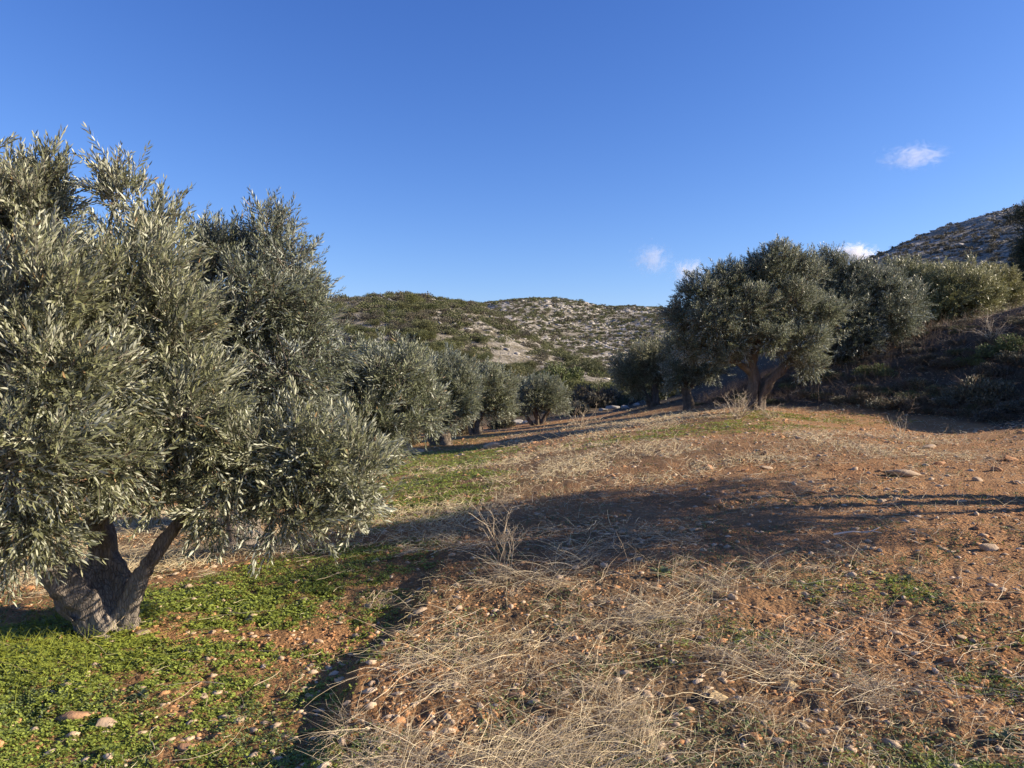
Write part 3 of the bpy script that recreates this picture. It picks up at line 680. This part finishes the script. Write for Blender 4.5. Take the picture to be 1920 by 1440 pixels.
for a in [(1345,1308,40,'yellowish stone under the straw tangle at the bottom of the field',M_STONEY), (1478,1282,36,'pale stone right of the yellowish one in the thick straw',M_STONEY),
          (972,1305,34,'flat orange-brown stone in thin straw below the centre of the field',M_STONEO), (1855,1036,40,'bright pale stone half buried near the right edge',M_STONE),
          (1688,892,62,'longest flat slab, pale and tilted, in the right part of field',M_STONE), (1758,872,26,'orange stone just right of the long flat slab',M_STONEO),
          (1330,880,24,'orange-tan stone on bare soil left of the field centre stones',M_STONEO), (1435,880,22,'low tan stone in front of the tallest right tree',M_STONE),
          (1340,946,26,'brick-coloured stone in the edge of the long tree shadow',M_STONEO), (1895,862,34,'jagged orange stone cluster lump at the far right of field',M_STONEO),
          (1700,1140,30,'reddish stone beside a dark weed in the right foreground',M_STONEO), (1325,1022,16,'small orange stone inside the tree shadow',M_STONEO),
          (1655,940,20,'pale upright stone in the middle of the right field',M_STONE), (1675,948,14,'small squat stone beside the upright pale one',M_STONEO),
          (1802,945,18,'small tan stone on the red slope at right',M_STONE), (1832,905,22,'light stone above the red slope at right',M_STONE), (1740,840,26,'two-toned stone near the foot of the dark bank',M_STONE),
          (927,840,30,'smooth pale boulder beside the shaded grass of the left row',M_STONE), (380,1280,26,'upright tan stone in clover below the forked trunk',M_STONE),
          (200,1338,36,'flat tan stone in the lower left clover',M_STONE), (350,1375,32,'flat brownish stone near the bottom of clover patch',M_STONEO), (270,1180,26,'tan stone just right of the forked trunk foot',M_STONE),
          (452,1180,20,'small tan stone in the clover right of the trunk',M_STONE), (432,1130,16,'pale pebble-like stone in lush clover',M_STONE), (570,1108,16,'pale stone at the edge of clover and soil',M_STONE),
          (600,1300,22,'rounded tan stone near the furrow edge',M_STONE), (470,1328,26,'tan stone on bare soil patch left of the furrow',M_STONE), (595,1358,24,'angular stone at the bottom beside the furrow',M_STONE),
          (785,1145,30,'large tan stone at the top of furrow edge',M_STONE), (690,1115,20,'stone sitting in a small hole among clods',M_STONE), (815,1225,26,'ochre stone among dry stems by the furrow',M_STONEY),
          (865,1245,22,'ochre stone caught in thin dry stalks',M_STONEY), (1790,1240,34,'brown clod-like stone in the lower right soil',M_STONEO), (1805,1200,20,'grey round stone in the lower right soil',M_STONE),
          (835,1435,40,'pale stone cut by the bottom edge of the photo',M_STONE), (715,1400,24,'tan stone near the bottom left of the straw',M_STONE), (705,1355,26,'orange stone left of the dense straw bottom',M_STONEO),
          (12,1225,22,'tan stone at the left edge of the photo',M_STONE), (130,1330,60,'wide flat slab of bare orange rock at lower left',M_STONEO)]:
    px, py, w, lb, m_ = a; stone(px, py, w, lb, m_, flat=.42 if w > 50 else .6)
rg = np.random.default_rng(77)
for i in range(170):
    d = 2.6*(20/2.6)**rg.random(); X = rg.uniform(-.30 if d > 7 else -.66, .70)*d
    px = 960+X/d*F; py = HOR+(CZ-g1(X, d))/d*F
    s_px = rg.uniform(8, 19)*(1 if d < 10 else .8)
    z_ = 'in the clover' if X < -.8 and d < 7 else ('in the dry straw' if m_straw(np.array([X]), np.array([d]))[0] > .4 else 'on the red soil')
    stone(px, py, s_px, 'small tan fieldstone '+z_, [M_STONE, M_STONEO, M_STONE][i % 3], rg.uniform(.45, .8), 'fieldstones '+z_, seed=i, el=rg.uniform(1, 1.6), d=d)
# pale rubble at the foot of the hill
for i, (px, py, d, w) in enumerate([(1150,772,44,22), (1172,768,43,16), (1130,778,42,14), (1195,764,44,14), (1210,745,50,16), (1165,757,48,20), (1140,762,47,12), (545,850,14,40), (500,870,14,34), (770,812,20,26), (785,820,20,20), (745,826,19,22), (745,800,22,40), (965,782,40,24), (985,790,39,14)]):
    X = (px-960)/F*d; s = w/F*d/2; rgx = np.random.default_rng(i+900); v, f = rock_mesh(rgx, 3, .15, .6, 9); v = v*[1.4, 1, 1]*s
    o = mk('boulder', v, f, M_LIME if d > 38 else M_STONE); o.location = (X, d, g1(X, d)+s*.25)
    tag(o, 'pale limestone boulder at the foot of the hill' if d > 38 else 'pale limestone boulder glimpsed between the left olive trees', 'boulder', 'limestone boulders at the hill foot' if d > 38 else 'boulders behind the left row')

# ------------------------------------------------------------------ bushes on the bank, one object each
BK = [bush_mesh('bank_bush', 4200, .075, [m_, M_BRUSH], 200+i, fl, st_, sp) for i, (m_, fl, st_, sp) in
      enumerate([(M_BANKB, .7, 30, .6), (M_BANKG, .8, 16, .4), (M_SHRUB3, .7, 60, .8), (M_BANKB, .6, 40, .9), (M_SHRUB, .75, 18, .2)])]
BL = ['grey-green low bush on the shadowed bank', 'fresh green bush on the shadowed bank', 'brown twiggy bush on the shadowed bank', 'spiky grey bush on the shadowed bank', 'dark rounded bush on the shadowed bank']
rg = np.random.default_rng(51)
foot = [at(1310,757,27), at(1420,757,23.5), at(1500,757,22), at(1700,768,19), at(1900,782,17), at(2050,790,15.5)]
crest = [at(1380,730,29), at(1440,716,28), at(1480,705,27), at(1600,665,25), at(1750,627,24), at(1990,580,21.5)]
for i in range(190):
    u = rg.random()**.8*(len(foot)-1); k = min(int(u), len(foot)-2); f_ = u-k; v_ = rg.uniform(-.02, 1.3)
    a_ = foot[k]*(1-f_)+foot[k+1]*f_; b_ = crest[k]*(1-f_)+crest[k+1]*f_; p = a_*(1-v_)+b_*v_
    t = int(rg.choice([0, 0, 1, 2, 2, 3, 3, 4])); s = rg.uniform(.22, .62)*(1 if u > .7 else .6)*(1-.45*max(0, min(1, v_)))
    o = bpy.data.objects.new('bank_bush', BK[t].data); COL.objects.link(o)
    o.location = (p[0], p[1], g1(p[0], p[1])-.05); o.scale = (s*1.2, s*1.2, s*rg.uniform(.6, 1.0)); o.rotation_euler[2] = rg.uniform(0, 6.28)
    tag(o, BL[t], 'bush', ['grey-green bank bushes', 'green bank bushes', 'brown bank bushes', 'spiky bank bushes', 'dark bank bushes'][t])
for px, py, d, s, t, lb in [(1895,672,20,.62,1,'bright green bush at the right edge half way up the bank'), (1700,665,23.4,.4,3,'grey bush catching light near the bank crest'), (1830,740,18.6,.75,0,'broad rounded grey bush at the foot of the bank near the right edge'),
                            (1115,745,46,1.6,2,'yellow-green bush at the hill foot left of the right row'), (1045,700,60,2.0,1,'round green bush on the lower hillside above the far olive tree'), (850,655,30,1.0,2,'bare brownish bush poking above the left row'), (1300,700,38,1.8,4,'dark bush behind the right row trunks'),
                            (940,795,36,.9,0,'greyish bush behind the second last olive of the left row'), (1080,775,40,.9,0,'low grey bush right of the last olive of the left row'), (760,815,24,.8,0,'pale shrub seen under the left row trees'), (1240,742,36,1.2,4,'dark bush behind the V-shaped trunk')]:
    X = (px-960)/F*d; o = bpy.data.objects.new('bush', BK[t].data); COL.objects.link(o); o.location = (X, d, g1(X, d)-.05); o.scale = (s, s, s*1.1); tag(o, lb, 'bush')

# ------------------------------------------------------------------ grasses
def ribbons(x, y, z, L, w, th, lean, curve, droop, seg=5, kink=0.0, sd=1):
    """curved stalks as thin three-sided stems; all arrays of length n"""
    rg = np.random.default_rng(sd); n = len(x); s = np.linspace(0, 1, seg+1)
    dx, dy = np.cos(th), np.sin(th); P = np.zeros((n, seg+1, 3))
    el = lean[:, None]-droop[:, None]*s[None]         # elevation angle along the stalk
    az = th[:, None]+curve[:, None]*s[None]+kink*rg.normal(0, 1, (n, seg+1)).cumsum(1)*.3
    ds = (L/seg)[:, None]
    P[:, 1:, 0] = np.cumsum(np.cos(el)*np.cos(az)*ds, 1)[:, :-1]; P[:, 1:, 1] = np.cumsum(np.cos(el)*np.sin(az)*ds, 1)[:, :-1]; P[:, 1:, 2] = np.cumsum(np.sin(el)*ds, 1)[:, :-1]
    P += np.stack([x, y, z], -1)[:, None]
    # keep the stems above the soil
    gg = gz0(P[..., 0].ravel(), P[..., 1].ravel()).reshape(n, seg+1)+.006; low = P[..., 2] < gg; P[..., 2] = np.where(low, gg+.012*rg.random((n, seg+1)), P[..., 2])
    wd = w[:, None]*(1-.65*s[None])
    A = np.stack([np.cos(az+1.57), np.sin(az+1.57), 0*az], -1)*wd[..., None]
    U = np.zeros_like(A); U[..., 2] = wd
    V = np.stack([P-A*.8-U*.4, P+A*.8-U*.4, P+U*.9], 2)   # n, seg+1, 3, 3
    i = np.arange(n*(seg+1)*3).reshape(n, seg+1, 3); j = np.roll(i, -1, 2)
    F_ = np.stack([i[:, :-1], j[:, :-1], j[:, 1:], i[:, 1:]], -1).reshape(-1, 4)
    return V.reshape(-1, 3), F_
def pick(rg, n, d0, d1, fn, margin=.74, power=1):
    x, y = sample_view(rg, n, d0, d1, power, margin); k = rg.random(n) < fn(x, y); return x[k], y[k]
rg = np.random.default_rng(61)
U = rg.uniform
# long tangled straw
tuft = lambda x, y: .06+1.6*sst(.42, .72, vnoise(x*2.3+7, y*2.3))
x, y = pick(rg, 20000, 1.9, 8.5, lambda x, y: np.clip(m_straw(x, y)-.12, 0, 1)*tuft(x, y)); n = len(x)
V, F_ = ribbons(x, y, gz(x, y), U(.15, .56, n), U(.0006, .0015, n)*(1+.08*y), U(0, 6.28, n), U(.05, .85, n)**1.1, rg.normal(0, .7, n), U(.3, 1.3, n), 7, .5, 1)
tag(mk('dry_straw', V, F_, M_STRAW), 'tangled long dry straw lying over the middle of the field', 'dry grass', kind='stuff'); print('straw', n)
cx, cy = pick(rg, 1300, 2.0, 9.5, lambda x, y: np.clip(m_straw(x, y)-.05, 0, 1)*(.2+1.3*sst(.4, .7, vnoise(x*2.3+7, y*2.3)))); m = 42
cs = rg.uniform(.5, 1.25, len(cx)); hd = rg.uniform(0, 6.28, len(cx)); k = np.repeat(np.arange(len(cx)), m); n = len(k)
x = cx[k]+rg.normal(0, .035, n)*cs[k]; y = cy[k]+rg.normal(0, .035, n)*cs[k]; th = hd[k]+rg.normal(0, 1.3, n)
V, F_ = ribbons(x, y, gz(x, y)-.005, U(.08, .33, n)*cs[k], U(.0005, .0013, n)*(1+.07*y), th, U(.15, 1.1, n), rg.normal(0, .9, n), U(.5, 1.8, n), 7, .7, 11)
tag(mk('straw_tufts', V, F_, M_STALK), 'arching tufts of grey beige dead grass in the foreground', 'dry grass', kind='stuff'); print('tufts', len(cx))
# short dry grass everywhere, denser in the straw zones
x, y = pick(rg, 120000, 1.9, 28, lambda x, y: np.clip(m_straw(x, y)*.7+.10, 0, 1)*(.3+.7*sst(6, 9, y))*(1-.85*np.clip(m_green(x, y)*1.5, 0, 1)*(x < -.6))*tuft(x*.7, y*.7)); n = len(x)
V, F_ = ribbons(x, y, gz(x, y)-.004, U(.03, .11, n)*(1+.03*y), U(.0006, .0013, n)*(1+.10*y), U(0, 6.28, n), U(.2, 1.3, n), rg.normal(0, .5, n), U(.2, 1.4, n), 3, .3, 2)
tag(mk('dry_grass', V, F_, M_STRAW), 'short dry yellow grass covering the field', 'dry grass', kind='stuff'); print('dry grass', n)
x, y = pick(rg, 90000, 7, 34, lambda x, y: np.clip(m_straw(x, y)*1.1+.14-.16*sst(.08, .3, x/y)*sst(19, 15, y), 0, 1)*tuft(x*.5, y*.5)*(m_green(x, y) < .6)); n = len(x)
V, F_ = ribbons(x, y, gz(x, y)-.004, U(.06, .22, n), U(.0012, .0028, n)*(1+.05*y), U(0, 6.28, n), U(.2, 1.2, n), rg.normal(0, .5, n), U(.4, 1.6, n), 3, .3, 7)
tag(mk('field_grass', V, F_, M_STRAW), 'pale dry grass on the middle and far part of the field', 'dry grass', kind='stuff')
# fallen greyish stalks
x, y = pick(rg, 9000, 1.9, 24, lambda x, y: np.where((x < -.7) & (y < 8), .04, .5)*tuft(x, y)); n = len(x)
V, F_ = ribbons(x, y, gz(x, y), U(.12, .5, n), U(.0008, .002, n)*(1+.08*y), U(0, 6.28, n), U(.0, .7, n), rg.normal(0, .5, n), U(.2, 1.0, n), 5, .9, 3)
tag(mk('fallen_stalks', V, F_, M_STALK), 'thin grey brown fallen stalks and twigs on the soil', 'stalks', kind='stuff')
# standing brush on the bank
pts = []
for i in range(10000):
    u = rg.random()*(len(foot)-1); k = min(int(u), len(foot)-2); f_ = u-k; v_ = rg.uniform(-.1, 1.4)
    pts.append((foot[k]*(1-f_)+foot[k+1]*f_)*(1-v_)+(crest[k]*(1-f_)+crest[k+1]*f_)*v_)
pts = np.array(pts); x, y = pts[:, 0], pts[:, 1]; n = len(x)
V, F_ = ribbons(x, y, gz(x, y), U(.15, .6, n), U(.002, .005, n), U(0, 6.28, n), U(.6, 1.5, n), rg.normal(0, .4, n), U(0, .8, n), 4, .9, 4)
tag(mk('dead_brush', V, F_, M_BRUSH), 'dead brown brush stems covering the bank', 'brush', kind='stuff')

# clover and weeds
def patch(name, label, cat, x, y, size, material, nl, lean, wide, sd, lift=.012):
    rg = np.random.default_rng(sd); n = len(x); z = gz(x, y)
    lv = np.array([[0,0,0], [-.55,.06,.6], [.55,.06,.6], [0,-.04,1.0]])*[wide, 1, 1]
    tpls = []
    for t in range(6):
        V = []; F4 = []; F3 = []
        for i in range(nl):
            az = rg.uniform(0, 6.28); el = lean*rg.uniform(.5, 1.4); zz = rg.uniform(0, .9)
            d = np.array([math.cos(az)*math.cos(el), math.sin(az)*math.cos(el), math.sin(el)]); xx = np.array([-math.sin(az), math.cos(az), rg.normal(0, .3)]); xx /= np.linalg.norm(xx); yy = np.cross(d, xx)
            w = lv*rg.uniform(.6, 1.2); p = np.array([rg.normal(0, .5), rg.normal(0, .5), zz])
            V.append(p+w[:, :1]*xx+w[:, 1:2]*yy+w[:, 2:]*d); F4.append(np.array([[0,2,3,1]])+i*4)
        tpls.append((np.concatenate(V), None, np.concatenate(F4), None))
    a = Acc(); D = np.c_[rg.normal(0, .18, n), rg.normal(0, .18, n), np.ones(n)]
    scatter(a, tpls, np.c_[x, y, z-lift*.3], D, size, rg.uniform(0, 6.28, n))
    return tag(a.build(name, [material]), label, cat, kind='stuff')
rg = np.random.default_rng(71)
x, y = pick(rg, 360000, 2.0, 20, lambda x, y: np.clip((m_green(x, y)-.15)*2.0, 0, 1)*(.35+1.1*sst(.25, .55, vnoise(x*5, y*5+3))), .78)
patch('clover', 'bright green clover carpeting the ground under the left olive tree', 'clover', x, y, rg.uniform(.006, .0115, len(x))*(1+.09*y)*(1+.4*blobs(x, y, GREEN[:2])), M_CLOVER, 6, .35, .9, 72); print('clover', len(x))
x, y = pick(rg, 150000, 2.0, 24, lambda x, y: np.clip((m_green(x, y)*.9+.24*(y < 8)+.14)*sst(.38, .7, vnoise(x*3+9, y*3)), 0, 1), .78)
patch('low_weeds', 'low dull green weeds between the clods of the field', 'weeds', x, y, rg.uniform(.008, .018, len(x))*(1+.06*y), M_WEED, 5, .5, .4, 73); print('weeds', len(x))
# taller green around the left trunk
x, y = pick(rg, 16000, 3.2, 6.5, lambda x, y: blobs(x, y, [(-3.2,4.75,1.2,.8,1)])); n = len(x)
V, F_ = ribbons(x, y, gz(x, y), U(.05, .15, n), U(.0015, .003, n), U(0, 6.28, n), U(.7, 1.5, n), rg.normal(0, .5, n), U(.3, 1.2, n), 3, .2, 5)
tag(mk('green_grass', V, F_, M_CLOVER), 'fresh green grass blades round the foot of the left trunk', 'grass', kind='stuff')

# single plants that stand out
def dead_weed(px, d, H, label, sd, spread=.5, n=8, mat_=None, name='dead_weed', r0=.0045):
    rg = np.random.default_rng(sd); X = (px-960)/F*d; a = Acc()
    def grow(p, dr, ln, r_, lv):
        pts = [p]; k = 6
        for i in range(k):
            dr = dr+rg.normal(0, .17, 3); dr /= np.linalg.norm(dr); p = p+dr*ln/k; pts.append(p)
            if lv < 3 and rg.random() < .42:
                q = dr+rg.normal(0, .65, 3); q[2] = abs(q[2])*.8; q /= np.linalg.norm(q); grow(p, q, ln*rg.uniform(.35, .65), r_*.6, lv+1)
        tube(a, np.array(pts), np.linspace(r_, r_*.35, k+1), 4, cap=False)
    for i in range(n):
        th = rg.uniform(0, 6.28); grow(np.array([rg.normal(0, .03), rg.normal(0, .03), -.02]), np.array([math.cos(th)*spread, math.sin(th)*spread, 1.]), H*rg.uniform(.5, 1), r0, 0)
    o = a.build(name, [mat_ or M_STALK]); o.location = (X, d, g1(X, d)); return tag(o, label, 'dead weed')
dead_weed(945, 5.9, .62, 'tallest bare dead weed standing in the long shadow at the centre', 1, .35, 6, r0=.004)
dead_weed(1190, 5.7, .42, 'thin dead weed at the shadow edge right of the tallest weed', 2, .3, 3, r0=.003)
dead_weed(700, 5.6, .30, 'arching dead weed at the edge of clover and shadow', 3, 1.3, 6, r0=.003)
dead_weed(1385, 17.6, .75, 'grey bramble heap at the foot of the tallest right olive', 4, 1.0, 22, r0=.008)
dead_weed(1445, 17.2, .45, 'small bramble right of the tallest right olive trunk', 5, .9, 10, r0=.006)
dead_weed(1690, 13.5, .5, 'sparse upright dead weed in front of the dark bank', 6, .5, 8, r0=.005)
dead_weed(1640, 10.3, .32, 'dead weed over a dark hollow beside the long flat slab', 7, .9, 10, r0=.003)
dead_weed(1870, 9.5, .42, 'dead weed near the right edge of the field', 8, .6, 6, r0=.003)
dead_weed(1090, 23, .8, 'dry thorn bush on the field rim near the left row end', 9, 1.0, 16, r0=.008)
dead_weed(1860, 21.2, .9, 'leafless pale shrub on the lit crest of the bank', 10, .7, 16, r0=.009)
def thistle(px, d, s, label, sd):
    rg = np.random.default_rng(sd); X = (px-960)/F*d; a = Acc()
    for i in range(22):
        az = i*2.4; el = rg.uniform(.25, 1.1); Ln = s*rg.uniform(.6, 1.1)
        dr = np.array([math.cos(az)*math.cos(el), math.sin(az)*math.cos(el), math.sin(el)]); sd_ = np.array([-math.sin(az), math.cos(az), 0])
        V = []; k = 9
        for j in range(k):
            t = j/(k-1); w = s*.13*math.sin(math.pi*min(1, t*.9+.08))*(1.35 if j % 2 else .55); c = dr*Ln*t-np.array([0, 0, .35*s*t*t]); V += [c-sd_*w+[0, 0, w*.3], c, c+sd_*w+[0, 0, w*.3]]
        F_ = [[j*3+q, j*3+q+1, j*3+q+4, j*3+q+3] for j in range(k-1) for q in (0, 1)]
        a.add(np.array(V), np.array(F_))
    o = a.build('thistle', [M_BANKG]); o.location = (X, d, g1(X, d)+.01); return tag(o, label, 'thistle')
thistle(1240, 5.55, .13, 'green spiky thistle among straw right of the centre', 1)
thistle(262, 4.0, .08, 'pale little thistle in the clover below the forked trunk', 2)
thistle(1880, 3.05, .09, 'green leafy rosette in the lower right corner', 3)
thistle(1700, 5.1, .08, 'small dark rosette near the reddish stone at right', 4)
thistle(1600, 5.6, .07, 'small rosette behind the pale fallen branch', 5)
thistle(773, 9.6, .12, 'dark green weed in dry grass beside the low spreading olive', 6)
# a pale bleached stick
a = Acc(); tube(a, spline([[-.22, -.02, .03], [-.05, 0, .05], [.08, .03, .035], [.22, .08, .07]], 10), np.linspace(.009, .004, 10), 6); tube(a, spline([[.02, 0, .045], [.1, -.03, .06], [.17, -.05, .05]], 6), np.linspace(.006, .003, 6), 5)
o = a.build('stick', [straw_material('bleached_wood', (.45, .40, .33), (.6, .54, .46))], smooth=True); X = (1610-960)/F*6.3; o.location = (X, 6.3, g1(X, 6.3)); tag(o, 'pale bleached fallen branch on the reddish soil', 'stick')

# ------------------------------------------------------------------ clouds: small real volumes far away
def cloud(px, py, w, h, label, dens, seed, tilt=0.0, d=2600, sc=1.0):
    import bmesh
    c = at(px, py, d); m = bpy.data.materials.new('cloud_vapour'); m.use_nodes = True; nt = m.node_tree
    nt.nodes.remove(nt.nodes['Principled BSDF'])
    v = N(nt, 'ShaderNodeVolumePrincipled'); v.inputs['Color'].default_value = (.98, .98, 1, 1); v.inputs['Anisotropy'].default_value = .1
    tc = objco(nt); ln = N(nt, 'ShaderNodeVectorMath', operation='LENGTH'); nt.links.new(tc, ln.inputs[0])
    mp = N(nt, 'ShaderNodeMapping'); mp.inputs['Location'].default_value = (seed*3.1, seed*1.7, 0); mp.inputs['Scale'].default_value = (1.6, 1, 1); nt.links.new(tc, mp.inputs[0])
    nz = noise(nt, 2.3*sc, 8, .66, mp.outputs[0], 1.2)
    q = math_(nt, 'SUBTRACT', math_(nt, 'MULTIPLY', nz, 2.3), math_(nt, 'ADD', math_(nt, 'MULTIPLY', ln.outputs['Value'], .80), .66))
    q = math_(nt, 'MULTIPLY', math_(nt, 'MAXIMUM', q, 0.0), dens)
    nt.links.new(q, v.inputs['Density']); nt.links.new(v.outputs[0], nt.nodes['Material Output'].inputs['Volume'])
    bm = bmesh.new(); bmesh.ops.create_icosphere(bm, subdivisions=4, radius=1); me = bpy.data.meshes.new('cloud'); bm.to_mesh(me); bm.free(); me.materials.append(m)
    o = bpy.data.objects.new('cloud', me); COL.objects.link(o); o.location = c; o.scale = (w/F*d/2, w/F*d/3.5, h/F*d/2); o.rotation_euler[1] = tilt
    tag(o, label, 'cloud')
cloud(1712, 294, 170, 62, 'wispy elongated cloud alone above the right hill', .017, 1)
cloud(1222, 486, 100, 80, 'faint small cloud fading left of the tallest right tree', .028, 2)
cloud(1290, 512, 90, 80, 'faint white cloud touching the left edge of the tallest right tree', .045, 3)
cloud(1604, 478, 120, 58, 'brightest small white cloud peeking over the right row treetops', .12, 4)

# ------------------------------------------------------------------ light, sky, camera
sc = bpy.context.scene
w = bpy.data.worlds.new('World'); sc.world = w; w.use_nodes = True; nt = w.node_tree
sky = N(nt, 'ShaderNodeTexSky', sky_type='NISHITA'); sky.sun_disc = False; sky.sun_elevation = SUN_EL; sky.sun_rotation = SUN_AZ
sky.altitude = 200; sky.air_density = 1.0; sky.dust_density = .35; sky.ozone_density = 3.0
bg = nt.nodes['Background']; bg.inputs[1].default_value = .087
sp = N(nt, 'ShaderNodeSeparateColor'); cb = N(nt, 'ShaderNodeCombineColor'); nt.links.new(sky.outputs[0], sp.inputs[0])   # deeper, more saturated winter blue
for i, (k, g) in enumerate([(.446, 1.4), (.568, 1.2), (1.155, .93)]):
    nt.links.new(math_(nt, 'MULTIPLY', math_(nt, 'POWER', sp.outputs[i], g), k), cb.inputs[i])
nt.links.new(cb.outputs[0], bg.inputs[0])
s = Vector((math.sin(SUN_AZ)*math.cos(SUN_EL), math.cos(SUN_AZ)*math.cos(SUN_EL), math.sin(SUN_EL)))
ld = bpy.data.lights.new('sun', 'SUN'); ld.energy = 5.0; ld.angle = R(.53); ld.color = (1.0, .86, .68)
lo = bpy.data.objects.new('sun', ld); COL.objects.link(lo); lo.rotation_euler = s.to_track_quat('Z', 'Y').to_euler(); lo.location = (20, -10, 15)
cam = bpy.data.cameras.new('camera'); co_ = bpy.data.objects.new('camera', cam); COL.objects.link(co_); sc.camera = co_
co_.location = (0, 0, CZ); co_.rotation_euler = (R(90), 0, 0); cam.sensor_width = 36; cam.lens = 36*F/1920; cam.shift_y = -(720-HOR)/1920
cam.clip_start = .05; cam.clip_end = 8000
sc.view_settings.view_transform = 'Standard'; sc.view_settings.look = 'None'; sc.view_settings.exposure = 1.13; sc.view_settings.gamma = 1
sc.cycles.max_bounces = 6; sc.cycles.transparent_max_bounces = 6; sc.cycles.volume_bounces = 2
for me in list(bpy.data.meshes):
    if me.users == 0: bpy.data.meshes.remove(me)
tot = sum(len(o.data.polygons) for o in sc.objects if o.type == 'MESH'); print('faces', tot)
